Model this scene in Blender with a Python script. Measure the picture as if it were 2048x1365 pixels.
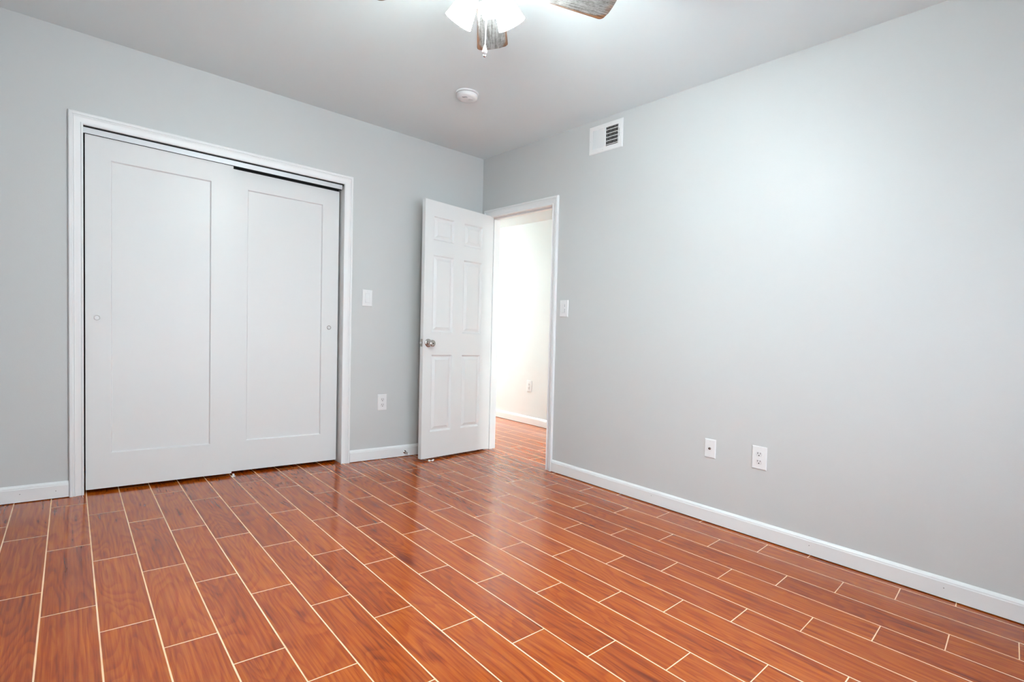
import bpy, bmesh, math, random
from mathutils import Vector, Matrix

for o in list(bpy.data.objects):
    bpy.data.objects.remove(o)
SC = bpy.context.scene
COL = SC.collection

# ------------------------------------------------------------------ camera
cam_d = bpy.data.cameras.new('camera')
cam = bpy.data.objects.new('camera', cam_d)
COL.objects.link(cam)
cam_d.sensor_width = 36.0
cam_d.lens = 1055.95 / 2048 * 36.0
cam_d.shift_y = 26.15 / 2048
cam_d.clip_start = 0.02
cam.location = (-2.6931, -3.6135, 0.9625)
cam.rotation_euler = (math.radians(88.07766), math.radians(-2.73454), math.radians(-39.91822))
SC.camera = cam

# ------------------------------------------------------------------ view, world, daylight
SC.view_settings.view_transform = 'Standard'
SC.view_settings.look = 'None'
SC.view_settings.gamma = 1.0
SC.view_settings.use_curve_mapping = False
SC.view_settings.exposure = 1.32
SC.cycles.use_denoising = True
SC.cycles.max_bounces = 14
SC.cycles.diffuse_bounces = 10
SC.cycles.sample_clamp_indirect = 8.0

world = bpy.data.worlds.new('daylight')
SC.world = world
world.use_nodes = True
bg = world.node_tree.nodes['Background']
bg.inputs['Color'].default_value = (0.80, 0.89, 1.0, 1)
bg.inputs['Strength'].default_value = 4.6

FAN_POWER = 58.0      # emission of the frosted glass shades
HALL_POWER = 315.0     # emission of the added hall fill lamps

# window opening in the left wall (beside the camera), daylight enters here
WIN = (-4.15, -3.45, 0.45, 1.55)        # y0 y1 z0 z1
FRONT = -4.30
LEFT = -3.12
H = 2.44
WIN2 = (-2.10, -0.55, 0.45, 1.80)      # x0 x1 z0 z1, added in the front wall behind the camera for fill daylight
for nm, win, loc_, rot_ in (('window_portal', WIN, (LEFT - 0.15, (WIN[0]+WIN[1])/2, (WIN[2]+WIN[3])/2), (0, math.radians(-90), 0)),
                            ('window_portal.001', WIN2, ((WIN2[0]+WIN2[1])/2, FRONT - 0.11, (WIN2[2]+WIN2[3])/2), (0, math.radians(-90), math.radians(90)))):
    por = bpy.data.lights.new(nm, 'AREA')          # samples the sky through the window opening
    por.shape = 'RECTANGLE'
    por.size = win[3] - win[2]
    por.size_y = win[1] - win[0]
    por.cycles.is_portal = True
    po = bpy.data.objects.new(nm, por)
    COL.objects.link(po)
    po.location = loc_
    po.rotation_euler = rot_

# ------------------------------------------------------------------ helpers
# Room coordinates are sheared to fit the image perspective: walls lean about a degree and heads fall a little.
LX, LY, KY = -0.0178, 0.0144, 0.0085
def M(p):
    x, y, z = p
    return Vector((x + LX * z, y + LY * z, z * (1 + KY * y)))

class MB:
    """collects shapes in room coordinates; build() makes ONE mesh object"""
    def __init__(s):
        s.bm = bmesh.new()
    def box(s, x0, x1, y0, y1, z0, z1, bev=0.0, seg=2):
        vs = [s.bm.verts.new(p) for p in ((x0,y0,z0),(x1,y0,z0),(x1,y1,z0),(x0,y1,z0),(x0,y0,z1),(x1,y0,z1),(x1,y1,z1),(x0,y1,z1))]
        fs = [s.bm.faces.new([vs[i] for i in f]) for f in ((3,2,1,0),(4,5,6,7),(0,1,5,4),(1,2,6,5),(2,3,7,6),(3,0,4,7))]
        if bev:
            es = list({e for f in fs for e in f.edges})
            bmesh.ops.bevel(s.bm, geom=es, offset=bev, segments=seg, affect='EDGES', profile=0.5)
        return s
    def loft(s, rings, cap=True, close=True):
        """rings: list of equal-length point loops"""
        rv = [[s.bm.verts.new(p) for p in r] for r in rings]
        n = len(rv[0])
        for a, b in zip(rv, rv[1:]):
            for i in range(n if close else n - 1):
                j = (i + 1) % n
                s.bm.faces.new((a[i], a[j], b[j], b[i]))
        if cap and close:
            s.bm.faces.new(list(reversed(rv[0])))
            s.bm.faces.new(rv[-1])
        return s
    def lathe(s, prof, mat=Matrix.Identity(4), n=32, cap=True):
        """prof: (r, h) pairs turned round local z, moved by mat"""
        rings = []
        for r, h in prof:
            rings.append([mat @ Vector((max(r, 1e-5) * math.cos(2*math.pi*i/n), max(r, 1e-5) * math.sin(2*math.pi*i/n), h)) for i in range(n)])
        return s.loft(rings, cap)
    def tube(s, pts, r, n=10):
        rings = []
        pts = [Vector(p) for p in pts]
        for i, p in enumerate(pts):
            t = (pts[min(i+1, len(pts)-1)] - pts[max(i-1, 0)]).normalized()
            a = t.orthogonal().normalized() if i == 0 else (a - t * a.dot(t)).normalized()
            b = t.cross(a)
            rings.append([p + r * (math.cos(2*math.pi*k/n) * a + math.sin(2*math.pi*k/n) * b) for k in range(n)])
        return s.loft(rings)
    def prism(s, outline, z0, z1, f):
        """outline 2-D loop extruded between z0,z1; f maps (u,v,w) to space"""
        return s.loft([[f(u, v, z0) for u, v in outline], [f(u, v, z1) for u, v in outline]])
    def build(s, name, mat, parent=None, lean=True, smooth=False, auto=None, origin=None, local=False):
        bmesh.ops.remove_doubles(s.bm, verts=s.bm.verts, dist=1e-6)
        bmesh.ops.recalc_face_normals(s.bm, faces=s.bm.faces)
        me = bpy.data.meshes.new(name)
        o = bpy.data.objects.new(name, me)
        COL.objects.link(o)
        if parent is not None:
            o.parent = parent
            w = Vector((0, 0, 0))
            q = parent
            while q is not None:
                w += q.location
                q = q.parent
        else:
            w = M(origin) if (origin and lean) else Vector(origin) if origin else Vector((0, 0, 0))
            o.location = w
        if not local:
            for v in s.bm.verts:
                v.co = (M(v.co) if lean else v.co) - w
        if smooth:
            for f in s.bm.faces:
                f.smooth = True
            ang = math.radians(auto or 35)
            for e in s.bm.edges:
                if len(e.link_faces) == 2 and e.calc_face_angle(0) > ang:
                    e.smooth = False
        s.bm.to_mesh(me)
        s.bm.free()
        for m in (mat if isinstance(mat, (list, tuple)) else [mat]):
            me.materials.append(m)
        return o

def tag(o, label, cat=None, group=None):
    o['label'] = label
    if cat: o['category'] = cat
    if group: o['group'] = group
    return o
def struct(o, label=None, cat=None):
    o['kind'] = 'structure'
    if label: o['label'] = label
    if cat: o['category'] = cat
    return o
def thing(name, label, cat, loc, group=None, lean=True):
    o = bpy.data.objects.new(name, None)
    COL.objects.link(o)
    o.empty_display_size = 0.05
    o.location = M(loc) if lean else Vector(loc)
    return tag(o, label, cat, group)

# ------------------------------------------------------------------ materials
def srgb(r, g, b):
    f = lambda c: ((c/255)/12.92 if c/255 <= 0.04045 else ((c/255 + 0.055)/1.055)**2.4)
    return (f(r), f(g), f(b), 1)
def mat(name, col, rough=0.5, metal=0.0, spec=0.5, bump=None, var=0.0, coat=0.0):
    m = bpy.data.materials.new(name)
    m.use_nodes = True
    nt = m.node_tree
    b = nt.nodes['Principled BSDF']
    b.inputs['Roughness'].default_value = rough
    b.inputs['Metallic'].default_value = metal
    b.inputs['Specular IOR Level'].default_value = spec
    b.inputs['Coat Weight'].default_value = coat
    tc = nt.nodes.new('ShaderNodeTexCoord')
    if var:
        nz = nt.nodes.new('ShaderNodeTexNoise')
        nz.inputs['Scale'].default_value = 1.7
        nz.inputs['Detail'].default_value = 3
        nt.links.new(tc.outputs['Object'], nz.inputs['Vector'])
        mx = nt.nodes.new('ShaderNodeMix'); mx.data_type = 'RGBA'
        mx.inputs[6].default_value = tuple(c*(1-var) for c in col[:3]) + (1,)
        mx.inputs[7].default_value = tuple(min(1, c*(1+var)) for c in col[:3]) + (1,)
        nt.links.new(nz.outputs['Fac'], mx.inputs[0])
        nt.links.new(mx.outputs[2], b.inputs['Base Color'])
    else:
        b.inputs['Base Color'].default_value = col
    if bump:
        sc, st, dist = bump
        n2 = nt.nodes.new('ShaderNodeTexNoise')
        n2.inputs['Scale'].default_value = sc
        n2.inputs['Detail'].default_value = 4
        nt.links.new(tc.outputs['Object'], n2.inputs['Vector'])
        bp = nt.nodes.new('ShaderNodeBump')
        bp.inputs['Strength'].default_value = st
        bp.inputs['Distance'].default_value = dist
        nt.links.new(n2.outputs['Fac'], bp.inputs['Height'])
        nt.links.new(bp.outputs['Normal'], b.inputs['Normal'])
    return m

M_WALL = mat('wall_paint', (0.555, 0.568, 0.566, 1), 0.46, spec=0.45, bump=(260, 0.12, 0.002), var=0.012)
M_HALLWALL = mat('hall_wall_paint', (0.700, 0.720, 0.710, 1), 0.7, bump=(260, 0.1, 0.002), var=0.012)
M_CEIL = mat('ceiling_paint', (0.70, 0.775, 0.795, 1), 0.75, spec=0.3, bump=(220, 0.12, 0.002), var=0.012)
M_TRIM = mat('trim_paint', (0.775, 0.788, 0.790, 1), 0.38, bump=(90, 0.04, 0.001))
M_DOOR = mat('door_paint', (0.715, 0.725, 0.725, 1), 0.38, spec=0.4, bump=(60, 0.03, 0.001))
M_PLATE = mat('white_plastic', (0.76, 0.765, 0.765, 1), 0.3, bump=(400, 0.02, 0.0005))
M_DEVICE = mat('white_device', (0.70, 0.70, 0.70, 1), 0.35, bump=(400, 0.02, 0.0005))
M_SLOT = mat('dark_slot', (0.015, 0.014, 0.013, 1), 0.7, bump=(300, 0.05, 0.0005))
M_DARK = mat('closet_shade', (0.10, 0.095, 0.09, 1), 0.9, bump=(40, 0.1, 0.001))
M_VENT = mat('white_enamel', (0.77, 0.775, 0.775, 1), 0.35, bump=(200, 0.03, 0.0005))
M_DUCT = mat('duct_shade_black', (0.002, 0.002, 0.002, 1), 1.0, spec=0.0, bump=(60, 0.1, 0.001))
M_ALU = mat('aluminium', (0.66, 0.68, 0.70, 1), 0.42, 0.25, bump=(120, 0.05, 0.0005))
M_NICKEL = mat('satin_nickel', (0.50, 0.47, 0.44, 1), 0.22, 1.0, bump=(200, 0.03, 0.0005))
M_CHROME = mat('chrome', (0.75, 0.75, 0.76, 1), 0.1, 1.0, bump=(200, 0.02, 0.0003))
M_FANMETAL = mat('brushed_nickel', (0.55, 0.55, 0.55, 1), 0.35, 0.35, bump=(150, 0.04, 0.0005))
M_RUBBER = mat('white_rubber', (0.85, 0.85, 0.84, 1), 0.6, bump=(200, 0.05, 0.0005))
M_PAPER = mat('white_paper', (0.88, 0.88, 0.87, 1), 0.8, bump=(150, 0.2, 0.001))
M_NAIL = mat('nail_hole', (0.22, 0.22, 0.22, 1), 0.7, bump=(150, 0.1, 0.0005))

def emit(name, col, strength):
    m = bpy.data.materials.new(name)
    m.use_nodes = True
    nt = m.node_tree
    b = nt.nodes['Principled BSDF']
    b.inputs['Base Color'].default_value = (0.9, 0.9, 0.9, 1)
    b.inputs['Roughness'].default_value = 0.4
    b.inputs['Emission Color'].default_value = col
    nz = nt.nodes.new('ShaderNodeTexNoise')
    nz.inputs['Scale'].default_value = 6
    mr = nt.nodes.new('ShaderNodeMapRange')
    mr.inputs['To Min'].default_value = strength * 0.97
    mr.inputs['To Max'].default_value = strength * 1.03
    nt.links.new(nz.outputs['Fac'], mr.inputs['Value'])
    nt.links.new(mr.outputs['Result'], b.inputs['Emission Strength'])
    return m
M_SHADE = emit('lit_frosted_glass', (0.845, 0.975, 0.985, 1), FAN_POWER)
M_BULB = emit('lit_bulb', (0.845, 0.975, 0.985, 1), FAN_POWER * 8.0)
M_HALLFILL = emit('hall_fill_diffuser', (0.88, 1.0, 1.0, 1), HALL_POWER)
M_HALLFILL_DIM = emit('hall_fill_diffuser_dim', (0.88, 1.0, 1.0, 1), HALL_POWER * 0.35)

def glass():
    m = bpy.data.materials.new('window_glass')
    m.use_nodes = True
    nt = m.node_tree
    nt.nodes.remove(nt.nodes['Principled BSDF'])
    t = nt.nodes.new('ShaderNodeBsdfTransparent')
    g = nt.nodes.new('ShaderNodeBsdfGlossy'); g.inputs['Roughness'].default_value = 0.02
    fr = nt.nodes.new('ShaderNodeFresnel'); fr.inputs['IOR'].default_value = 1.45
    mx = nt.nodes.new('ShaderNodeMixShader')
    nt.links.new(fr.outputs[0], mx.inputs[0])
    nt.links.new(t.outputs[0], mx.inputs[1]); nt.links.new(g.outputs[0], mx.inputs[2])
    nt.links.new(mx.outputs[0], nt.nodes['Material Output'].inputs['Surface'])
    return m
M_GLASS = glass()

class NT:
    def __init__(s, m):
        s.nt = m.node_tree
    def put(s, v, sock):
        if isinstance(v, (int, float)): sock.default_value = v
        elif isinstance(v, tuple): sock.default_value = v
        else: s.nt.links.new(v, sock)
    def math(s, op, a, b=None, c=None, clamp=False):
        n = s.nt.nodes.new('ShaderNodeMath'); n.operation = op; n.use_clamp = clamp
        s.put(a, n.inputs[0])
        if b is not None: s.put(b, n.inputs[1])
        if c is not None: s.put(c, n.inputs[2])
        return n.outputs[0]
    def comb(s, x, y, z):
        n = s.nt.nodes.new('ShaderNodeCombineXYZ')
        for v, i in zip((x, y, z), n.inputs): s.put(v, i)
        return n.outputs[0]
    def sep(s, v):
        n = s.nt.nodes.new('ShaderNodeSeparateXYZ'); s.put(v, n.inputs[0])
        return n.outputs
    def noise(s, vec, scale=1.0, detail=2.0, rough=0.5, dist=0.0):
        n = s.nt.nodes.new('ShaderNodeTexNoise')
        s.put(vec, n.inputs['Vector'])
        n.inputs['Scale'].default_value = scale; n.inputs['Detail'].default_value = detail
        n.inputs['Roughness'].default_value = rough; n.inputs['Distortion'].default_value = dist
        return n.outputs['Fac']
    def white(s, vec):
        n = s.nt.nodes.new('ShaderNodeTexWhiteNoise'); n.noise_dimensions = '3D'
        s.put(vec, n.inputs['Vector'])
        return n.outputs['Value'], n.outputs['Color']
    def mix(s, f, a, b):
        n = s.nt.nodes.new('ShaderNodeMix'); n.data_type = 'RGBA'
        s.put(f, n.inputs[0]); s.put(a, n.inputs[6]); s.put(b, n.inputs[7])
        return n.outputs[2]
    def step(s, v, lo, hi, a=0.0, b=1.0, kind='SMOOTHSTEP'):
        n = s.nt.nodes.new('ShaderNodeMapRange'); n.interpolation_type = kind
        s.put(v, n.inputs['Value'])
        n.inputs['From Min'].default_value = lo; n.inputs['From Max'].default_value = hi
        n.inputs['To Min'].default_value = a; n.inputs['To Max'].default_value = b
        return n.outputs['Result']

def floor_material():
    m = bpy.data.materials.new('wood_look_tile')
    m.use_nodes = True
    k = NT(m); nt = m.node_tree
    b = nt.nodes['Principled BSDF']
    tc = nt.nodes.new('ShaderNodeTexCoord')
    x, y, _ = k.sep(tc.outputs['Object'])
    P, L, X0 = 0.14222, 0.600, -2.8948
    xr = k.math('DIVIDE', k.math('SUBTRACT', x, X0), P)
    row = k.math('FLOOR', xr)
    fx = k.math('FRACT', xr)
    ph = k.math('FLOORED_MODULO', k.math('SUBTRACT', row, 1.0), 3.0)
    # joint spacing is warped a little across the room to fit the image
    X = k.math('ADD', x, 2.9)
    T = k.math('ADD', -0.271, k.math('MULTIPLY', y, -1.538))
    T = k.math('ADD', T, k.math('MULTIPLY', k.math('MULTIPLY', X, y), 0.027))
    T = k.math('ADD', T, k.math('MULTIPLY', X, 0.006))
    T = k.math('ADD', T, k.math('MULTIPLY', k.math('MULTIPLY', y, y), 0.045))
    T = k.math('ADD', T, k.math('MULTIPLY', k.math('MULTIPLY', k.math('MULTIPLY', X, X), y), -0.017))
    yr = k.math('SUBTRACT', k.math('DIVIDE', ph, 3.0), T)
    col = k.math('FLOOR', yr)
    fy = k.math('FRACT', yr)
    rnd, rcol = k.white(k.comb(row, col, 3.7))
    r3 = k.sep(rcol)
    lx = k.math('MULTIPLY', fx, P)
    ly = k.math('MULTIPLY', fy, L)
    # long edge and end distances -> grout
    dx = k.math('MULTIPLY', k.math('MINIMUM', fx, k.math('SUBTRACT', 1.0, fx)), P)
    dy = k.math('MULTIPLY', k.math('MINIMUM', fy, k.math('SUBTRACT', 1.0, fy)), L)
    wob = k.math('MULTIPLY', k.math('SUBTRACT', k.noise(tc.outputs['Object'], 9.0, 2), 0.5), 0.0016)
    gx = k.step(k.math('ADD', dx, wob), 0.0016, 0.0026, 1.0, 0.0)
    gy = k.step(k.math('ADD', dy, wob), 0.0013, 0.0022, 1.0, 0.0)
    grout = k.math('MAXIMUM', gx, gy)
    # grain in the tile's own frame
    ox = k.math('MULTIPLY', r3[0], 37.0); oy = k.math('MULTIPLY', r3[1], 53.0); oz = k.math('MULTIPLY', r3[2], 41.0)
    def frame(sx, sy):
        return k.comb(k.math('ADD', k.math('MULTIPLY', lx, sx), ox), k.math('ADD', k.math('MULTIPLY', ly, sy), oy), oz)
    big = k.noise(frame(8.0, 1.3), 1.0, 1.5, 0.45, 0.15)
    rings = k.math('FRACT', k.math('MULTIPLY', big, 17.0))
    ringl = k.math('MULTIPLY', k.step(rings, 0.0, 0.62), k.step(rings, 0.86, 1.0, 1.0, 0.0))
    fine = k.noise(frame(400.0, 7.0), 1.0, 3.0, 0.65)
    mid = k.noise(frame(105.0, 3.2), 1.0, 3.0, 0.6, 0.25)
    blot = k.step(k.noise(frame(24.0, 2.8), 1.0, 2.5, 0.55, 0.6), 0.54, 0.76)
    knot = k.step(k.noise(frame(13.0, 4.0), 1.0, 0.5, 0.4, 0.3), 0.72, 0.90)
    tone = k.math('ADD', k.math('MULTIPLY', ringl, 0.20), k.math('MULTIPLY', k.math('SUBTRACT', fine, 0.5), 0.70))
    tone = k.math('ADD', tone, k.math('MULTIPLY', k.math('SUBTRACT', mid, 0.5), 1.25))
    tone = k.math('ADD', tone, k.math('MULTIPLY', k.math('SUBTRACT', rnd, 0.5), 0.22))
    tone = k.math('SUBTRACT', tone, k.math('MULTIPLY', blot, 0.36))
    tone = k.math('SUBTRACT', tone, k.math('MULTIPLY', knot, 0.30))
    t = k.math('ADD', tone, 0.50, clamp=True)
    c1 = k.mix(k.step(t, 0.0, 0.5, kind='LINEAR'), (0.140, 0.018, 0.0006, 1), (0.300, 0.046, 0.0010, 1))
    wood = k.mix(k.step(t, 0.5, 1.0, kind='LINEAR'), c1, (0.455, 0.100, 0.006, 1))
    gcol = k.mix(k.noise(tc.outputs['Object'], 4.0, 3), (0.82, 0.48, 0.24, 1), (0.95, 0.70, 0.44, 1))
    nt.links.new(k.mix(grout, wood, gcol), b.inputs['Base Color'])
    rg = k.math('ADD', k.math('MULTIPLY', grout, 0.4), k.math('ADD', 0.125, k.math('MULTIPLY', fine, 0.04)))
    nt.links.new(rg, b.inputs['Roughness'])
    b.inputs['IOR'].default_value = 1.55
    b.inputs['Specular IOR Level'].default_value = 0.38
    # recessed grout, pillowed tile edges, slight glaze ripple
    edge = k.math('MULTIPLY', k.step(dx, 0.001, 0.006), k.step(dy, 0.001, 0.006))
    hgt = k.math('ADD', k.math('MULTIPLY', edge, 0.6), k.math('MULTIPLY', k.noise(tc.outputs['Object'], 6.0, 2), 0.35))
    bp = nt.nodes.new('ShaderNodeBump')
    bp.inputs['Strength'].default_value = 0.35
    bp.inputs['Distance'].default_value = 0.0015
    nt.links.new(hgt, bp.inputs['Height'])
    nt.links.new(bp.outputs['Normal'], b.inputs['Normal'])
    return m
M_FLOOR = floor_material()

def blade_material():
    m = bpy.data.materials.new('weathered_barnwood')
    m.use_nodes = True
    k = NT(m); nt = m.node_tree
    b = nt.nodes['Principled BSDF']
    tc = nt.nodes.new('ShaderNodeTexCoord')
    x, y, z = k.sep(tc.outputs['Object'])
    oi = nt.nodes.new('ShaderNodeObjectInfo')
    off = k.math('MULTIPLY', oi.outputs['Random'], 30.0)
    def fr(sx, sy):
        return k.comb(k.math('ADD', k.math('MULTIPLY', x, sx), off), k.math('MULTIPLY', y, sy), off)
    streak = k.noise(fr(9.0, 260.0), 1.0, 4.0, 0.7, 0.9)
    cross = k.noise(fr(60.0, 60.0), 1.0, 3.0, 0.6, 1.5)
    patch = k.noise(fr(6.0, 16.0), 1.0, 3.0, 0.6, 0.5)
    edge = k.step(k.math('ABSOLUTE', y), 0.036, 0.066)
    tip = k.step(x, 0.425, 0.474)
    wear = k.math('ADD', k.math('ADD', k.math('MULTIPLY', edge, 0.34), k.math('MULTIPLY', tip, 0.22)), k.math('MULTIPLY', patch, 0.55))
    brown = k.step(wear, 0.38, 0.60)
    grey = k.mix(k.step(k.math('ADD', streak, k.math('MULTIPLY', k.math('SUBTRACT', cross, 0.5), 0.35)), 0.33, 0.62), (0.060, 0.052, 0.047, 1), (0.23, 0.226, 0.222, 1))
    brn = k.mix(k.step(streak, 0.36, 0.62), (0.040, 0.016, 0.006, 1), (0.23, 0.095, 0.036, 1))
    nt.links.new(k.mix(brown, grey, brn), b.inputs['Base Color'])
    b.inputs['Roughness'].default_value = 0.5
    bp = nt.nodes.new('ShaderNodeBump')
    bp.inputs['Strength'].default_value = 0.2; bp.inputs['Distance'].default_value = 0.001
    nt.links.new(streak, bp.inputs['Height']); nt.links.new(bp.outputs['Normal'], b.inputs['Normal'])
    return m
M_BLADE = blade_material()

# ------------------------------------------------------------------ room shell
T = 0.115                       # wall thickness
HX = 1.216                      # hall far wall
CL0, CL1, CLZ = -2.636, -1.188, 1.982     # rough closet opening
DR0, DR1, DRZ = -0.872, -0.090, 1.957     # rough door opening on the right wall (y)
HALL_Y0, HALL_Y1, HALLZ = -3.6, 3.4, 2.205

f = MB().box(LEFT - 0.3, HX + 0.2, FRONT - 0.2, HALL_Y1 + 0.2, -0.10, 0.0).build('floor', M_FLOOR, lean=False)
struct(f, 'glossy orange brown wood look plank tile floor with cream grout', 'floor')
c = MB().box(LEFT - T, T / 2, FRONT - T, T, H, H + 0.12).build('ceiling', M_CEIL)
struct(c, 'smooth pale grey bedroom ceiling', 'ceiling')
b = MB()
b.box(LEFT - T, CL0, 0, T, 0, H); b.box(CL1, 0, 0, T, 0, H); b.box(CL0, CL1, 0, T, CLZ, H)
struct(b.build('wall_back', M_WALL), 'pale grey wall holding the sliding closet doors', 'wall')
b = MB()
b.box(0, T, FRONT - T, DR0, 0, H); b.box(0, T, DR1, HALL_Y1, 0, H); b.box(0, T, DR0, DR1, DRZ, H)
struct(b.build('wall_right', M_WALL), 'long blank pale grey wall to the right of the doorway', 'wall')
b = MB()
b.box(LEFT - T, LEFT, FRONT, WIN[0], 0, H); b.box(LEFT - T, LEFT, WIN[1], 0, 0, H)
b.box(LEFT - T, LEFT, WIN[0], WIN[1], 0, WIN[2]); b.box(LEFT - T, LEFT, WIN[0], WIN[1], WIN[3], H)
struct(b.build('wall_left', M_WALL), 'pale grey wall with the window left of the camera', 'wall')
b = MB()
b.box(LEFT - T, WIN2[0], FRONT - T, FRONT, 0, H); b.box(WIN2[1], 0, FRONT - T, FRONT, 0, H)
b.box(WIN2[0], WIN2[1], FRONT - T, FRONT, 0, WIN2[2]); b.box(WIN2[0], WIN2[1], FRONT - T, FRONT, WIN2[3], H)
struct(b.build('wall_front', M_WALL), 'pale grey wall with an added window behind the camera', 'wall')
# closet box behind the sliding doors, its shade put into the dark colour
b = MB()
b.box(-2.9, -0.9, 0.72, 0.76, 0, H); b.box(-2.94, -2.9, T, 0.76, 0, H); b.box(-0.9, -0.86, T, 0.76, 0, H); b.box(-2.94, -0.86, T, 0.76, H, H + 0.05)
struct(b.build('wall_closet', M_DARK), 'closet interior behind the sliding doors, coloured dark for its shade', 'wall')
# hall
struct(MB().box(HX, HX + T, HALL_Y0, HALL_Y1, 0, HALLZ + 0.3).build('wall_hall', M_HALLWALL), 'bright white hall wall seen through the doorway', 'wall')
struct(MB().box(T, HX, HALL_Y1 - 0.02, HALL_Y1 + T, 0, HALLZ + 0.3).build('wall_hall_far', M_HALLWALL), 'far end wall of the hall', 'wall')
struct(MB().box(T, HX, HALL_Y0 - T, HALL_Y0, 0, HALLZ + 0.3).build('wall_hall_near', M_HALLWALL), 'near end wall of the hall', 'wall')
struct(MB().box(T, HX, HALL_Y0, HALL_Y1, HALLZ, HALLZ + 0.1).build('ceiling_hall', M_CEIL), 'lower white hall ceiling seen through the doorway', 'ceiling')

# ------------------------------------------------------------------ trim
CASE = [(0.0, 0.0), (0.0, 0.008), (0.003, 0.0108), (0.0085, 0.0108), (0.0100, 0.0070), (0.0130, 0.0070), (0.030, 0.0115), (0.0375, 0.0165),
        (0.0390, 0.0130), (0.0420, 0.0135), (0.0440, 0.0180), (0.0550, 0.0180), (0.0585, 0.0155), (0.060, 0.012), (0.060, 0.0)]       # (outward, thickness)
def casing(b, a0, a1, top, width, f, prof=CASE):
    """mitred three-sided casing; f(along, up, out)"""
    s = width / 0.060
    path = [((a0, 0.0), (-1, 0)), ((a0, top), (-1, 1)), ((a1, top), (1, 1)), ((a1, 0.0), (1, 0))]
    b.loft([[f(p[0] + d[0]*u*s, p[1] + d[1]*u*s, t) for u, t in prof] for p, d in path])
    return b
# closet: casing, jambs, head
b = MB()
casing(b, -2.620, -1.203, 1.967, 0.062, lambda a, z, o: (a, -o, z))
b.box(CL0, -2.6235, 0.0, T, 0, CLZ); b.box(-1.1995, CL1, 0.0, T, 0, CLZ); b.box(CL0, CL1, 0.0, T, 1.9705, CLZ)
struct(b.build('trim_1', M_TRIM, smooth=True, auto=25), 'white moulded casing around the sliding closet doors', 'door casing')
# doorway casing and jambs
b = MB()
casing(b, -0.856, -0.104, 1.938, 0.061, lambda a, z, o: (-o, a, z))
b.box(0.0, T, DR0, -0.860, 0, DRZ); b.box(0.0, T, -0.1005, DR1, 0, DRZ); b.box(0.0, T, DR0, DR1, 1.942, DRZ)
b.box(0.045, 0.078, -0.860, -0.849, 0, 1.942); b.box(0.045, 0.078, -0.1115, -0.1005, 0, 1.942); b.box(0.045, 0.078, -0.860, -0.1005, 1.931, 1.942)
dt = struct(b.build('trim_2', M_TRIM, smooth=True, auto=25), 'white moulded casing around the open doorway', 'door casing')
sp = MB().box(0.004, 0.036, -0.861, -0.8585, 0.855, 0.915, 0.001).build('strike_plate', M_NICKEL, dt)
sp['label'] = 'small metal strike plate'

BASE = [(0.0, 0.0), (0.0145, 0.0), (0.0145, 0.064), (0.0125, 0.068), (0.0125, 0.0715), (0.010, 0.0765), (0.0055, 0.0805), (0.0025, 0.083), (0.0, 0.083)]
def baseboard(name, label, a0, a1, f, nails=()):
    b = MB()
    b.loft([[f(a, o, z + 0.004) for o, z in BASE] for a in (a0, a1)])
    o = struct(b.build(name, M_TRIM, smooth=True, auto=25), label, 'baseboard')
    for a, z in nails:
        n = MB()
        n.loft([[f(a + r*math.cos(q), t, z + r*math.sin(q)) for q in [i*math.pi/5 for i in range(10)]] for r, t in ((0.0021, 0.0140), (0.0021, 0.0149))])
        n.build('nail_hole', M_NAIL, o)
    return o
back = lambda a, o, z: (a, -o, z)
right = lambda a, o, z: (-o, a, z)
hall = lambda a, o, z: (HX - o, a, z)
baseboard('baseboard_back', 'white baseboard left of the closet casing', LEFT, -2.683, back, [(-2.873, 0.045), (-2.735, 0.042)])
baseboard('baseboard_back.001', 'white baseboard between the closet and the open door', -1.140, -0.016, back)
baseboard('baseboard_right', 'long white baseboard along the blank right wall', FRONT, -0.919, right, [(-1.78, 0.052), (-2.66, 0.048), (-3.16, 0.046)])
baseboard('baseboard_hall', 'white baseboard in the hall beyond the doorway', HALL_Y0, HALL_Y1 - 0.02, hall)
baseboard('baseboard_left', 'white baseboard on the wall left of the camera', FRONT, -0.016, lambda a, o, z: (LEFT + o, a, z))
baseboard('baseboard_front', 'white baseboard behind the camera', LEFT + 0.016, -0.016, lambda a, o, z: (a, FRONT + o, z))

# window beside the camera, and an unseen one added behind it for fill
def sash(name, label, win, f):
    """f(along, out, up): out > 0 points into the room"""
    def bx(b, a0, a1, o0, o1, z0, z1):
        p, q = f(a0, o0, z0), f(a1, o1, z1)
        return b.box(min(p[0], q[0]), max(p[0], q[0]), min(p[1], q[1]), max(p[1], q[1]), z0, z1)
    b = MB()
    o0, o1 = -0.09, -0.03
    bx(b, win[0], win[0]+0.05, o0, o1, win[2], win[3]); bx(b, win[1]-0.05, win[1], o0, o1, win[2], win[3])
    bx(b, win[0], win[1], o0, o1, win[2], win[2]+0.05); bx(b, win[0], win[1], o0, o1, win[3]-0.05, win[3])
    zm = (win[2] + win[3]) / 2
    bx(b, win[0], win[1], o0, o1, zm-0.025, zm+0.025)
    w = struct(b.build(name, M_TRIM), label, 'window')
    bx(g := MB(), win[0]+0.04, win[1]-0.04, -0.063, -0.058, win[2]+0.04, win[3]-0.04)
    g.build('window_pane', M_GLASS, w)
    bx(g := MB(), win[0]-0.05, win[1]+0.05, -0.03, 0.035, win[2]-0.02, win[2]-0.001)
    g.build('window_sill', M_TRIM, w)
sash('window_1', 'white sash window beside the camera', WIN, lambda a, o, z: (LEFT + o, a, z))
sash('window_fill', 'unseen white sash window behind the camera, added for fill daylight', WIN2, lambda a, o, z: (a, FRONT + o, z))

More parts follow.
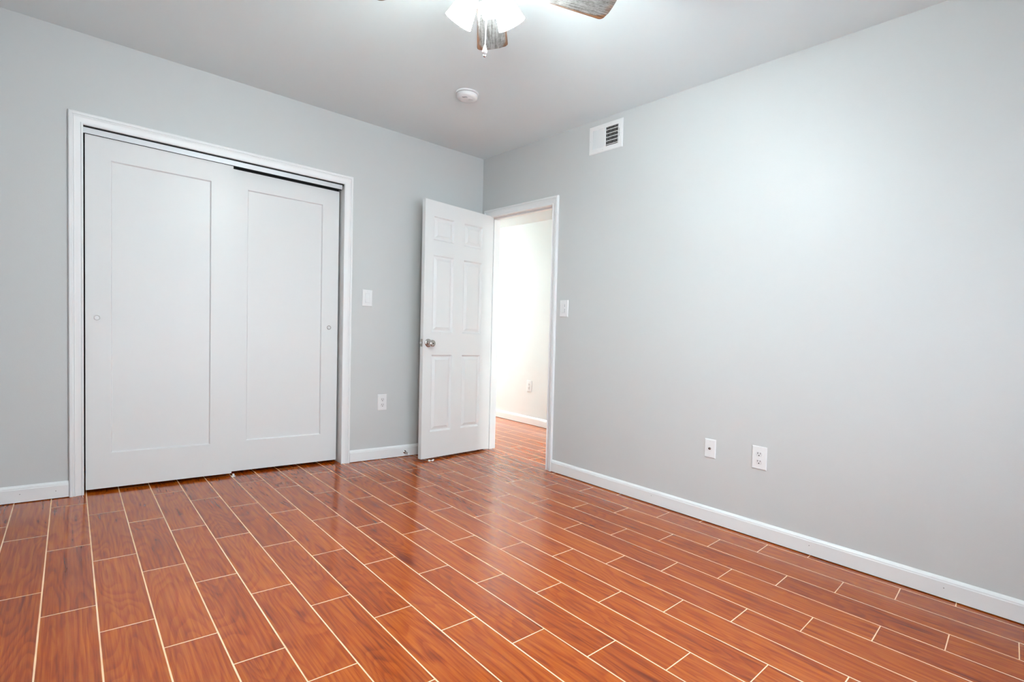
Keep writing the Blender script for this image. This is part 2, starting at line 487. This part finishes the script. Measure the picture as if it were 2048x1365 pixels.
# ------------------------------------------------------------------ doors
def panel_grid(b, us, vs, holes, f, depth, prof):
    """front face of a door with shaped panels. us, vs: grid lines; holes: list of (u0,u1,v0,v1);
    prof: list of (inset, depth) from the rim to the panel field; f(u,v,w) with w>0 going into the door"""
    ulist = sorted(set(us + [h[0] for h in holes] + [h[1] for h in holes]))
    vlist = sorted(set(vs + [h[2] for h in holes] + [h[3] for h in holes]))
    bm = b.bm
    cache = {}
    def V(u, v, w):
        key = (round(u, 6), round(v, 6), round(w, 6))
        if key not in cache: cache[key] = bm.verts.new(f(u, v, w))
        return cache[key]
    inh = lambda u, v: any(h[0] < u < h[1] and h[2] < v < h[3] for h in holes)
    for a0, a1 in zip(ulist, ulist[1:]):
        for b0, b1 in zip(vlist, vlist[1:]):
            if not inh((a0+a1)/2, (b0+b1)/2):
                bm.faces.new((V(a0,b0,0), V(a1,b0,0), V(a1,b1,0), V(a0,b1,0)))
    for u0, u1, v0, v1 in holes:
        prev = None
        for ins, w in prof:
            ring = [V(u0+ins, v0+ins, w), V(u1-ins, v0+ins, w), V(u1-ins, v1-ins, w), V(u0+ins, v1-ins, w)]
            if prev:
                for i in range(4):
                    bm.faces.new((prev[i], prev[(i+1) % 4], ring[(i+1) % 4], ring[i]))
            prev = ring
        bm.faces.new(prev)
    # sides and back
    U0, U1, V0, V1 = ulist[0], ulist[-1], vlist[0], vlist[-1]
    bk = [V(U0,V0,depth), V(U1,V0,depth), V(U1,V1,depth), V(U0,V1,depth)]
    bm.faces.new(bk)
    for j, (a, c_) in enumerate((((U0,V0),(U1,V0)), ((U1,V0),(U1,V1)), ((U1,V1),(U0,V1)), ((U0,V1),(U0,V0)))):
        if j % 2 == 0:
            line = [V(u, a[1], 0) for u in (ulist if j == 0 else ulist[::-1])]
        else:
            line = [V(a[0], v, 0) for v in (vlist if j == 1 else vlist[::-1])]
        bm.faces.new(line + [V(c_[0], c_[1], depth), V(a[0], a[1], depth)])

SHAKER = [(0.0, 0.0), (0.0012, 0.0006), (0.0055, 0.0095), (0.007, 0.0100)]
def flush_pull(parent, x, y, z):
    m_ = Matrix.Translation((x, y, z)) @ Matrix.Rotation(math.pi/2, 4, 'X')
    b = MB().lathe([(0.0145, -0.001), (0.0145, 0.0012), (0.0138, 0.0020), (0.0112, 0.0020), (0.0105, 0.0010), (0.0105, 0.0005)], m_, 28)
    p = b.build('flush_pull', M_NICKEL, parent, smooth=True)
    p['label'] = 'round recessed metal finger pull'
    c_ = MB().lathe([(0.0104, 0.0004), (0.0104, 0.0008), (0.001, 0.0008)], m_, 24)
    c_.build('pull_cup', M_DEVICE, p, smooth=True)
def closet_door(name, label, x0, x1, y, z0, z1, hole, pull):
    e = bpy.data.objects.new(name, None); COL.objects.link(e); e.location = M(((x0+x1)/2, y, z0))
    struct(e, label, 'sliding door')
    b = MB()
    panel_grid(b, [x0, x1], [z0, z1], [hole], lambda u, v, w: (u, y + w, v), 0.034, SHAKER)
    b.build('door_panel', M_DOOR, e)
    flush_pull(e, pull[0], y, pull[1])
    return e
closet_door('door_1', 'left sliding closet door, white with one recessed panel, in front of the other', -2.613, -1.899, 0.020, 0.018, 1.929, (-2.503, -2.018, 0.211, 1.813), (-2.564, 0.956))
closet_door('door_2', 'right sliding closet door, white with one recessed panel, behind the left one', -1.926, -1.213, 0.062, 0.018, 1.923, (-1.807, -1.327, 0.209, 1.812), (-1.275, 0.962))
# sliding track
b = MB()
b.box(-2.622, -1.213, 0.0090, 0.0112, 1.9305, 1.9600); b.box(-2.622, -1.213, 0.0112, 0.018, 1.953, 1.9560)
struct(b.build('trim_3', M_ALU), 'pale metal fascia of the sliding track above the closet doors', 'track')
b = MB()
b.box(-2.622, -1.201, 0.0125, 0.108, 1.9585, 1.9700); b.box(-2.622, -1.201, 0.056, 0.0595, 1.935, 1.9585); b.box(-2.622, -1.201, 0.104, 0.108, 1.90, 1.9585)
struct(b.build('trim_4', M_SLOT), 'dark channel of the sliding track under the closet head', 'track')
t = thing('floor_guide', 'small clear plastic guide on the floor where the sliding closet doors overlap', 'door guide', (-1.891, 0.03, 0))
b = MB(); b.box(-1.904, -1.880, -0.004, 0.020, 0.0, 0.004, 0.001); b.box(-1.897, -1.886, -0.001, 0.016, 0.003, 0.016, 0.002)
b.build('guide_block', M_DEVICE, t)
n = MB().lathe([(0.004, 0.0), (0.004, 0.0015), (0.002, 0.003)], Matrix.Translation((-1.884, 0.001, 0.004)), 14).build('screw', M_NICKEL, t, smooth=True)

# open six-panel door
F0 = Vector((-0.680, -0.222, 0)); H0 = Vector((0.012, -0.136, 0))
U = (H0 - F0).normalized(); N = Vector((-U.y, U.x, 0))       # N points to the back wall
DW = (H0 - F0).length
df = lambda u, v, w: tuple(F0 + U*u + N*w + Vector((0, 0, v)))
e = bpy.data.objects.new('door_3', None); COL.objects.link(e); e.location = M(tuple(H0))
struct(e, 'open white six panel bedroom door swung against the back wall', 'door')
cols = [(0.080, 0.281), (0.383, 0.583)]
rows = [(0.214, 0.797), (0.968, 1.545), (1.655, 1.832)]
b = MB()
panel_grid(b, [0, DW], [0.016, 1.945], [(a0, a1, r0, r1) for a0, a1 in cols for r0, r1 in rows], df, 0.035,
           [(0.0, 0.0), (0.002, 0.0015), (0.009, 0.0095), (0.012, 0.0110), (0.018, 0.0110), (0.036, 0.0035), (0.0375, 0.0020), (0.039, 0.0018)])
slab = b.build('door_slab', M_DOOR, e)
def on_door(u, v):
    z = Matrix.Identity(4)
    p = df(u, v, 0)
    ax = -N
    q = ax.to_track_quat('Z', 'Y').to_matrix().to_4x4()
    return Matrix.Translation(p) @ q
KU, KV = 0.047, 0.885
kn = MB().lathe([(0.031, 0.0), (0.031, 0.003), (0.0295, 0.006), (0.024, 0.009), (0.014, 0.0105), (0.0115, 0.014), (0.011, 0.024)], on_door(KU, KV), 36).build('rosette', M_NICKEL, e, smooth=True)
kb = MB().lathe([(0.011, 0.020), (0.013, 0.027), (0.020, 0.034), (0.0245, 0.042), (0.0252, 0.050), (0.0235, 0.057), (0.018, 0.0605), (0.008, 0.0615), (0.001, 0.0615)], on_door(KU, KV), 36).build('door_knob', M_NICKEL, e, smooth=True)
kb['label'] = 'satin nickel round knob'
MB().lathe([(0.005, 0.0610), (0.005, 0.0622), (0.003, 0.0625)], on_door(KU, KV), 16).build('lock_button', M_SLOT, kb, smooth=True)
lp = MB()
def ebox(b, w0, w1, v0, v1, u0, u1):
    b.loft([[df(u, v, w) for w, v in ((w0,v0),(w1,v0),(w1,v1),(w0,v1))] for u in (u0, u1)])
ebox(lp, 0.006, 0.029, KV-0.028, KV+0.028, -0.0015, 0.001)
lp = lp.build('latch_plate', M_NICKEL, e)
lb = MB()
lb.loft([[df(u, KV + v, w) for w, v in ((0.011,-0.008),(0.024,-0.008),(0.024,0.008),(0.011,0.008))] for u in (-0.001, -0.004)] + [[df(u, KV + v, w) for w, v, u in ((0.011,-0.008,-0.004),(0.024,-0.008,-0.012),(0.024,0.008,-0.012),(0.011,0.008,-0.004))]])
lb.build('latch_bolt', M_CHROME, lp)
for hz in (0.22, 0.98, 1.74):
    h_ = MB().lathe([(0.0055, -0.042), (0.0055, 0.042)], Matrix.Translation((-0.0235, -0.0985, hz)), 14)
    h_.build('hinge', M_NICKEL, e, smooth=True)

# spring door stop on the baseboard behind the door's free edge
t = thing('door_stop', 'small metal door stop sticking out of the baseboard beside the open door', 'door stop', (-0.703, -0.0145, 0.036))
rot = Matrix.Translation((-0.703, -0.0145, 0.036)) @ Matrix.Rotation(math.pi/2, 4, 'X')
MB().lathe([(0.0125, -0.001), (0.0125, 0.003), (0.008, 0.006), (0.006, 0.006)], rot, 20).build('base', M_NICKEL, t, smooth=True)
pts = []
for i in range(121):
    a = i/120*2*math.pi*9; q = i/120
    pts.append((-0.703 + 0.0052*math.cos(a), -0.019 - 0.052*q, 0.036 - 0.006*q*q + 0.0052*math.sin(a)))
MB().tube(pts, 0.0013, 6).build('spring', M_NICKEL, t, smooth=True)
MB().lathe([(0.006, 0.0), (0.007, 0.002), (0.007, 0.011), (0.005, 0.014)], Matrix.Translation((-0.703, -0.069, 0.030)) @ Matrix.Rotation(math.pi/2, 4, 'X'), 16).build('rubber_tip', M_RUBBER, t, smooth=True)

# crumpled white scrap under the door corner
random.seed(4)
b = MB()
P0 = Vector((-0.606, -0.245, 0.0))
grid = []
for i in range(7):
    r_ = []
    for j in range(4):
        r_.append(P0 + Vector((i*0.008 - 0.02 + random.uniform(-.002,.002), (j-1.5)*0.007 + 0.010*math.sin(i*1.3), 0.003 + random.uniform(0, 0.007) + (0.004 if i > 3 else 0))))
    grid.append(r_)
b.loft([[p for p in r_] + [p + Vector((0, 0, -0.0025)) for p in reversed(r_)] for r_ in grid])
tag(b.build('paper_scrap', M_PAPER, lean=False, origin=tuple(P0)), 'crumpled white scrap on the floor under the free corner of the open door', 'scrap')

# ------------------------------------------------------------------ electrical plates
def receptacle_outline(r=0.0165, flat=0.0128, n=28):
    return [(max(-flat*1.25, min(flat*1.25, r*math.cos(2*math.pi*i/n))), max(-flat, min(flat, r*math.sin(2*math.pi*i/n)))) for i in range(n)]
def plate(name, label, cat, f, centre, w, h, group=None, kind='outlet'):
    """f(a, up, out) maps wall coordinates"""
    a, z = centre
    t = thing(name, label, cat, f(a, z - h/2, 0), group)
    b = MB()
    prof = [(0.0, 0.0), (0.0, 0.0025), (0.0012, 0.0045), (0.004, 0.0058), (0.006, 0.0060)]
    b.loft([[f(a + sx*(w/2 - i), z + sz*(h/2 - i), o) for sx, sz in ((-1,-1),(1,-1),(1,1),(-1,1))] for i, o in prof])
    b.build('cover_plate', M_PLATE, t)
    def slab_(nm, a0, a1, z0, z1, o0, o1, m, par, bev=0.0008):
        q = MB()
        q.loft([[f(u, v, o) for u, v in ((a0+g,z0+g),(a1-g,z0+g),(a1-g,z1-g),(a0+g,z1-g))] for o, g in ((o0, 0), (o1 - bev, 0), (o1, bev))])
        return q.build(nm, m, par)
    def screw(dz):
        q = MB()
        q.loft([[f(a + r*math.cos(k*math.pi/6), z + dz + r*math.sin(k*math.pi/6), o) for k in range(12)] for r, o in ((0.0030, 0.0055), (0.0030, 0.0066), (0.0018, 0.0071))])
        q.build('screw', M_DEVICE, t, smooth=True)
    if kind == 'outlet':
        screw(0.0)
        for dz in (0.0200, -0.0200):
            q = MB()
            q.loft([[f(a + s*u, z + dz + s*v, o) for u, v in receptacle_outline()] for s, o in ((1.0, 0.005), (1.0, 0.0072), (0.95, 0.0078))])
            r_ = q.build('receptacle', M_DEVICE, t, smooth=True)
            for da, hh in ((-0.0064, 0.0042), (0.0064, 0.0036)):
                slab_('slot', a+da-0.0013, a+da+0.0013, z+dz+0.0035-hh, z+dz+0.0035+hh, 0.0074, 0.0082, M_SLOT, r_, 0.0002)
            q = MB()
            q.loft([[f(a + 0.0030*math.cos(k*math.pi/6), z + dz - 0.0078 + 0.0030*math.sin(k*math.pi/6), o) for k in range(12)] for o in (0.0074, 0.0082)])
            q.build('ground_hole', M_SLOT, r_)
    elif kind == 'rocker':
        screw(0.048); screw(-0.048)
        slab_('switch_frame', a-0.0175, a+0.0175, z-0.0345, z+0.0345, 0.0055, 0.0068, M_DEVICE, t)
        q = MB()
        q.loft([[f(a+s*0.0145, v, o) for s in (-1, 1) for o, v in (((0.006, z-0.031), (0.0115, z-0.031), (0.0078, z), (0.0088, z+0.031), (0.006, z+0.031)) if s < 0 else ())] ,
                [f(a+0.0145, v, o) for o, v in ((0.006, z-0.031), (0.0115, z-0.031), (0.0078, z), (0.0088, z+0.031), (0.006, z+0.031))]])
        q.build('rocker', M_PLATE, t)
    elif kind == 'dimmer':
        screw(0.048); screw(-0.048)
        slab_('switch_frame', a-0.0175, a+0.0175, z-0.0345, z+0.0345, 0.0055, 0.0068, M_DEVICE, t)
        slab_('paddle', a-0.0150, a+0.0060, z-0.030, z+0.031, 0.0060, 0.0105, M_PLATE, t)
        tr = slab_('slider_track', a+0.0085, a+0.0115, z-0.028, z+0.029, 0.0060, 0.0072, M_NAIL, t, 0.0002)
        slab_('slider_knob', a+0.0070, a+0.0130, z-0.001, z+0.009, 0.0070, 0.0115, M_PLATE, t)
    elif kind == 'jack':
        screw(0.040); screw(-0.040)
        q = MB()
        def ring(r, o): return [f(a + r*math.cos(k*math.pi/8), z + r*math.sin(k*math.pi/8), o) for k in range(16)]
        q.loft([ring(0.0072, 0.0055), ring(0.0072, 0.0085), ring(0.0048, 0.0085), ring(0.0048, 0.0150), ring(0.0035, 0.0150)])
        j = q.build('coax_connector', M_NICKEL, t, smooth=True)
        q = MB(); q.loft([ring(0.0034, 0.0149), ring(0.0034, 0.0153)]); q.build('connector_hole', M_SLOT, j)
    return t
wb = lambda a, z, o: (a, -o, z)
wr = lambda a, z, o: (-o, -a, z)          # a runs to the right as seen from the room
wh = lambda a, z, o: (HX - o, -a, z)
plate('light_switch', 'white rocker light switch between the closet and the open door', 'light switch', wb, (-1.0215, 1.190), 0.077, 0.119, kind='rocker')
plate('wall_outlet', 'white double outlet low on the wall between the closet and the open door', 'outlet', wb, (-0.8905, 0.425), 0.073, 0.119)
plate('dimmer_switch', 'white slider dimmer switch just right of the doorway casing', 'light switch', wr, (0.996, 1.186), 0.079, 0.119, kind='dimmer')
plate('cable_jack', 'white cable jack plate with one metal connector, left of the right wall outlet', 'wall jack', wr, (2.1385, 0.412), 0.064, 0.104, kind='jack')
plate('wall_outlet.001', 'white double outlet low on the long right wall, beside the cable jack', 'outlet', wr, (2.4065, 0.417), 0.074, 0.119)
plate('wall_outlet.002', 'white outlet low on the hall wall seen through the doorway', 'outlet', wh, (-0.704, 0.420), 0.078, 0.122)

# ------------------------------------------------------------------ air vent high on the right wall
VY0, VY1, VZ0, VZ1 = -1.472, -1.193, 2.219, 2.402      # y, z
t = thing('air_vent', 'white metal air register high on the right wall near the ceiling', 'air vent', (0, (VY0+VY1)/2, VZ0))
fv = lambda a, z, o: (-o, -a, z)
A0, A1 = -VY1, -VY0
GA0, GA1, GZ0, GZ1 = A0 + 0.034, A1 - 0.034, VZ0 + 0.030, VZ1 - 0.030
b = MB()
outer = [(A0, VZ0), (A1, VZ0), (A1, VZ1), (A0, VZ1)]
def loop(i, o): return [fv(A0+i if k in (0, 3) else A1-i, VZ0+i if k in (0, 1) else VZ1-i, o) for k in range(4)]
def inner(o): return [fv(GA0 if k in (0, 3) else GA1, GZ0 if k in (0, 1) else GZ1, o) for k in range(4)]
b.loft([loop(0, 0.0), loop(0, 0.003), loop(0.003, 0.0075), loop(0.010, 0.0085), inner(0.0085), inner(0.002)], cap=False)
b.build('register_frame', M_VENT, t)
q = MB(); q.loft([[fv(GA0-0.002 if k in (0,3) else GA1+0.002, GZ0-0.002 if k in (0,1) else GZ1+0.002, o) for k in range(4)] for o in (0.0003, 0.0008)])
q.build('duct_shade_sheet', M_DUCT, t)  # flat black sheet stands in for the shade inside the duct
AM = (GA0 + GA1) / 2 + 0.002
def vane(name, a, ang, w, parent, thick=0.0011):
    q = MB()
    ca, sa = math.cos(ang), math.sin(ang)
    P = []
    for u, v in ((-w/2, -thick/2), (w/2, -thick/2), (w/2, thick/2), (-w/2, thick/2)):
        P.append((a + u*ca - v*sa, 0.0055 + u*sa + v*ca))
    q.loft([[fv(pa, z, max(0.001, o)) for pa, o in P] for z in (GZ0, GZ1)])
    return q.build(name, M_VENT, parent)
# left bank: vanes turned to face the camera; right bank: vanes edge-on with the damper grid behind
nl = 9
for i in range(nl):
    vane('vane', GA0 + (i + 0.5)*(AM - 0.008 - GA0)/nl, math.radians(128), 0.0092, t)
for i in range(9):
    vane('vane', AM + (i + 0.1)*(GA1 - AM)/9 + 0.002, math.radians(50), 0.0085, t, 0.0014)
q = MB(); q.loft([[fv(a_, z_, o) for a_, z_ in ((AM-0.009, GZ0), (AM, GZ0), (AM, GZ1), (AM-0.009, GZ1))] for o in (0.002, 0.0086)])
q.build('centre_bar', M_VENT, t)
for i in range(5):
    zc = GZ0 + (i + 0.35)*(GZ1 - GZ0)/5.15
    q = MB(); q.loft([[fv(a_, z_, o) for a_, z_ in ((AM, zc), (GA1, zc), (GA1, zc+0.0030), (AM, zc+0.0030))] for o in (0.0012, 0.0032)])
    q.build('damper_bar', M_VENT, t)
q = MB(); q.loft([[fv(a_, z_, o) for a_, z_ in ((GA1+0.008, GZ0+0.040), (GA1+0.0105, GZ0+0.040), (GA1+0.0105, GZ1-0.030), (GA1+0.008, GZ1-0.030))] for o in (0.0080, 0.0090)])
lv = q.build('lever_slot', M_NAIL, t)
q = MB(); q.loft([[fv(a_, z_, o) for a_, z_ in ((GA1+0.003, (GZ0+GZ1)/2+0.006), (GA1+0.0105, (GZ0+GZ1)/2+0.006), (GA1+0.0105, (GZ0+GZ1)/2+0.010), (GA1+0.003, (GZ0+GZ1)/2+0.010))] for o in (0.0085, 0.016)])
q.build('damper_lever', M_VENT, t)
for a_, z_ in ((A0+0.012, (VZ0+VZ1)/2 - 0.004), (A1-0.011, (VZ0+VZ1)/2 - 0.004), ((A0+A1)/2+0.045, VZ1-0.013), ((A0+A1)/2-0.02, VZ0+0.014)):
    q = MB(); q.loft([[fv(a_ + r*math.cos(k*math.pi/6), z_ + r*math.sin(k*math.pi/6), o) for k in range(12)] for r, o in ((0.0036, 0.008), (0.0036, 0.0095), (0.0022, 0.0102))])
    q.build('screw', M_DEVICE, t, smooth=True)

# ------------------------------------------------------------------ smoke detector
SD = (-0.826, -0.938)
t = thing('smoke_detector', 'round white smoke detector on the ceiling between the fan and the far corner', 'smoke detector', (SD[0], SD[1], H))
up = Matrix.Translation((SD[0], SD[1], H)) @ Matrix.Rotation(math.pi, 4, 'X')
MB().lathe([(0.069, -0.001), (0.069, 0.006), (0.0675, 0.008), (0.062, 0.0085)], up, 48).build('mounting_ring', M_PLATE, t, smooth=True)
MB().lathe([(0.0600, 0.0082), (0.0600, 0.0105)], up, 48).build('sounder_gap', M_NAIL, t, smooth=True)
MB().lathe([(0.0625, 0.0105), (0.0630, 0.013), (0.0625, 0.024), (0.0600, 0.031), (0.054, 0.0365), (0.040, 0.0395), (0.012, 0.0405), (0.001, 0.0405)], up, 48).build('cover', M_PLATE, t, smooth=True)
q = MB().lathe([(0.016, 0.039), (0.016, 0.0412), (0.0145, 0.0424), (0.001, 0.0426)], Matrix.Translation((0.010, -0.022, 0)) @ up, 28)
q.build('test_button', M_DEVICE, t, smooth=True)
for i in range(3):
    a_ = math.radians(200 + i*14)
    q = MB(); cx_, cy_ = SD[0] + 0.040*math.cos(a_), SD[1] + 0.040*math.sin(a_)
    q.box(cx_-0.007, cx_+0.007, cy_-0.0012, cy_+0.0012, H-0.0412, H-0.038)
    q.build('sounder_slot', M_NAIL, t)

# ------------------------------------------------------------------ ceiling fan
FC = Vector((-1.568 + LX*2.2075, -2.131 + LY*2.2075, 2.2075)); CEILZ = M((-1.568, -2.131, H)).z
t = thing('ceiling_fan', 'ceiling fan with five weathered grey brown blades and three lit frosted glass shades', 'ceiling fan', (FC.x, FC.y, FC.z), lean=False)
loc = lambda z: Matrix.Translation((FC.x, FC.y, z))
MB().lathe([(0.066, CEILZ), (0.068, CEILZ-0.02), (0.060, CEILZ-0.045), (0.030, CEILZ-0.062), (0.018, CEILZ-0.066)][::-1], loc(0), 40).build('canopy', M_FANMETAL, t, lean=False, smooth=True)
MB().lathe([(0.016, CEILZ-0.10), (0.016, CEILZ-0.06)], loc(0), 20).build('down_rod', M_FANMETAL, t, lean=False, smooth=True)
z0 = FC.z
MB().lathe([(0.030, z0-0.012), (0.074, z0-0.006), (0.092, z0+0.010), (0.098, z0+0.035), (0.096, z0+0.065), (0.080, z0+0.086), (0.040, z0+0.097), (0.016, z0+0.100)], loc(0), 48).build('motor_housing', M_FANMETAL, t, lean=False, smooth=True)
MB().lathe([(0.001, z0-0.066), (0.012, z0-0.066), (0.034, z0-0.058), (0.046, z0-0.042), (0.052, z0-0.020), (0.052, z0-0.008), (0.03, z0-0.006)], loc(0), 40).build('light_kit_fitter', M_FANMETAL, t, lean=False, smooth=True)
# one blade and its arm, then copies
TH0, R1, HWT, PITCH = math.radians(50.67), 0.476, 0.0665, -0.193
def blade_mesh():
    b = MB()
    x0_, hw0, r_ = 0.150, 0.050, 0.020
    out = [(x0_, -hw0), (x0_, hw0)]
    def corner(cx_, cy_, a0_, a1_, n=7):
        return [(cx_ + r_*math.cos(a0_ + (a1_-a0_)*i/(n-1)), cy_ + r_*math.sin(a0_ + (a1_-a0_)*i/(n-1))) for i in range(n)]
    pts_ = [(x0_+0.012, -hw0), ]
    pts_ += corner(R1 - r_ - 0.002, -HWT + r_, -math.pi/2, 0)
    pts_ += [(R1 + 0.003, -0.03), (R1 + 0.004, 0.0), (R1 + 0.003, 0.03)]
    pts_ += corner(R1 - r_ - 0.002, HWT - r_, 0, math.pi/2)
    pts_ += [(x0_+0.012, hw0), (x0_, hw0-0.014), (x0_, -hw0+0.014)]
    b.loft([[(x - (g*0.5 if x > .4 else 0), y*(1 - g*8), z) for x, y in pts_] for g, z in ((0.0012, -0.003), (0.0, -0.0022), (0.0, 0.0022), (0.0012, 0.003))])
    return b
def arm_mesh():
    b = MB()
    def sec(x, w, z, h): return [(x, -w, z - h), (x, w, z - h), (x, w, z), (x, -w, z)]
    b.loft([sec(0.085, 0.014, 0.002, 0.005), sec(0.125, 0.011, -0.001, 0.006), sec(0.150, 0.030, -0.0034, 0.004), sec(0.235, 0.036, -0.0034, 0.003), sec(0.258, 0.030, -0.0034, 0.0025)])
    return b
bl = blade_mesh().build('blade', M_BLADE, t, lean=False, local=True)
ar = arm_mesh().build('blade_arm', M_FANMETAL, bl, lean=False, local=True)
sc_ = []
for sx_, sy_ in ((0.168, 0.020), (0.168, -0.020), (0.195, 0.0)):
    sc_.append(MB().lathe([(0.005, -0.0060), (0.005, -0.0072), (0.003, -0.0082)], Matrix.Translation((sx_, sy_, 0)), 14).build('screw', M_FANMETAL, bl, lean=False, local=True))
def pose(o, i):
    o.rotation_mode = 'QUATERNION'
    o.rotation_quaternion = (Matrix.Rotation(TH0 + i*2*math.pi/5, 3, 'Z') @ Matrix.Rotation(PITCH, 3, 'X')).to_quaternion()
pose(bl, 0)
for i in range(1, 5):
    c_ = bl.copy(); COL.objects.link(c_); c_.parent = t
    pose(c_, i)
    for ch in [ar] + sc_:
        d_ = ch.copy(); COL.objects.link(d_); d_.parent = c_
# three shades
VA = math.radians(52.8)
SHADES = [(VA + math.radians(60), 0.118, -0.140), (VA - math.radians(60), 0.102, -0.140), (VA + math.pi + 0.08, 0.108, -0.103)]
for az, rr, dz in SHADES:
    u_ = Vector((math.cos(az), math.sin(az), 0))
    rim = Vector((FC.x, FC.y, z0 + dz)) + u_*rr
    ax = (u_*math.sin(math.radians(33)) + Vector((0, 0, -math.cos(math.radians(33))))).normalized()
    q4 = Matrix.Translation(rim) @ ax.to_track_quat('Z', 'Y').to_matrix().to_4x4()
    outp = [(0.019, -0.106), (0.023, -0.102), (0.029, -0.090), (0.0355, -0.068), (0.041, -0.044), (0.0455, -0.020), (0.0505, 0.0)]
    inp = [(0.0485, 0.0003), (0.0435, -0.020), (0.039, -0.044), (0.0335, -0.068), (0.027, -0.088), (0.010, -0.096), (0.001, -0.096)]
    MB().lathe(outp + inp, q4, 40).build('lamp_shade', M_SHADE, t, lean=False, smooth=True, auto=60)
    MB().lathe([(0.001, -0.001), (0.014, -0.004), (0.0235, -0.013), (0.027, -0.026), (0.0235, -0.040), (0.015, -0.056), (0.012, -0.076), (0.012, -0.095)][::-1], q4, 24).build('light_bulb', M_BULB, t, lean=False, smooth=True)
    MB().lathe([(0.010, -0.134), (0.017, -0.130), (0.0215, -0.118), (0.0215, -0.101), (0.018, -0.100)], q4, 28).build('lamp_holder', M_FANMETAL, t, lean=False, smooth=True)
# pull chain
cp = Vector((FC.x - 0.002, FC.y + 0.001, 0))
b = MB()
zt, zb = z0 - 0.068, z0 - 0.2465
k_ = 0
zz = zt
while zz > zb:
    b.lathe([(0.0003, -0.0021), (0.0017, -0.0013), (0.0022, 0.0), (0.0017, 0.0013), (0.0003, 0.0021)], Matrix.Translation((cp.x, cp.y, zz)), 8)
    zz -= 0.0040
b.tube([(cp.x, cp.y, zt+0.006), (cp.x, cp.y, zb)], 0.0010, 6)
pc = b.build('pull_chain', M_CHROME, t, lean=False, smooth=True)
MB().lathe([(0.0015, 0.004), (0.003, 0.0), (0.006, -0.010), (0.0085, -0.019), (0.0088, -0.024), (0.006, -0.028), (0.003, -0.029)], Matrix.Translation((cp.x, cp.y, zb)), 24).build('pull_finial', M_PLATE, pc, lean=False, smooth=True)
MB().lathe([(0.0005, -0.0285), (0.004, -0.031), (0.0055, -0.0345), (0.004, -0.038), (0.0005, -0.040)], Matrix.Translation((cp.x, cp.y, zb)), 20).build('pull_bead', M_CHROME, pc, lean=False, smooth=True)

# ------------------------------------------------------------------ unseen ceiling lamps added to brighten the hall evenly
for i, (hx, hy, lab) in enumerate(((0.66, 2.75, 'added unseen fill light on the ceiling at the far end of the hall'), (0.66, -2.9, 'added unseen fill light on the ceiling at the near end of the hall'))):
    t = thing('hall_fill_light' + ('.%03d' % i if i else ''), lab, 'fill light', (hx, hy, HALLZ))
    dn = Matrix.Translation((hx, hy, HALLZ)) @ Matrix.Rotation(math.pi, 4, 'X')
    MB().lathe([(0.150, -0.001), (0.150, 0.020), (0.143, 0.024)], dn, 40).build('lamp_base', M_FANMETAL, t, smooth=True)
    MB().lathe([(0.140, 0.022), (0.135, 0.040), (0.115, 0.058), (0.075, 0.072), (0.001, 0.078)], dn, 40).build('diffuser', M_HALLFILL_DIM if i else M_HALLFILL, t, smooth=True)
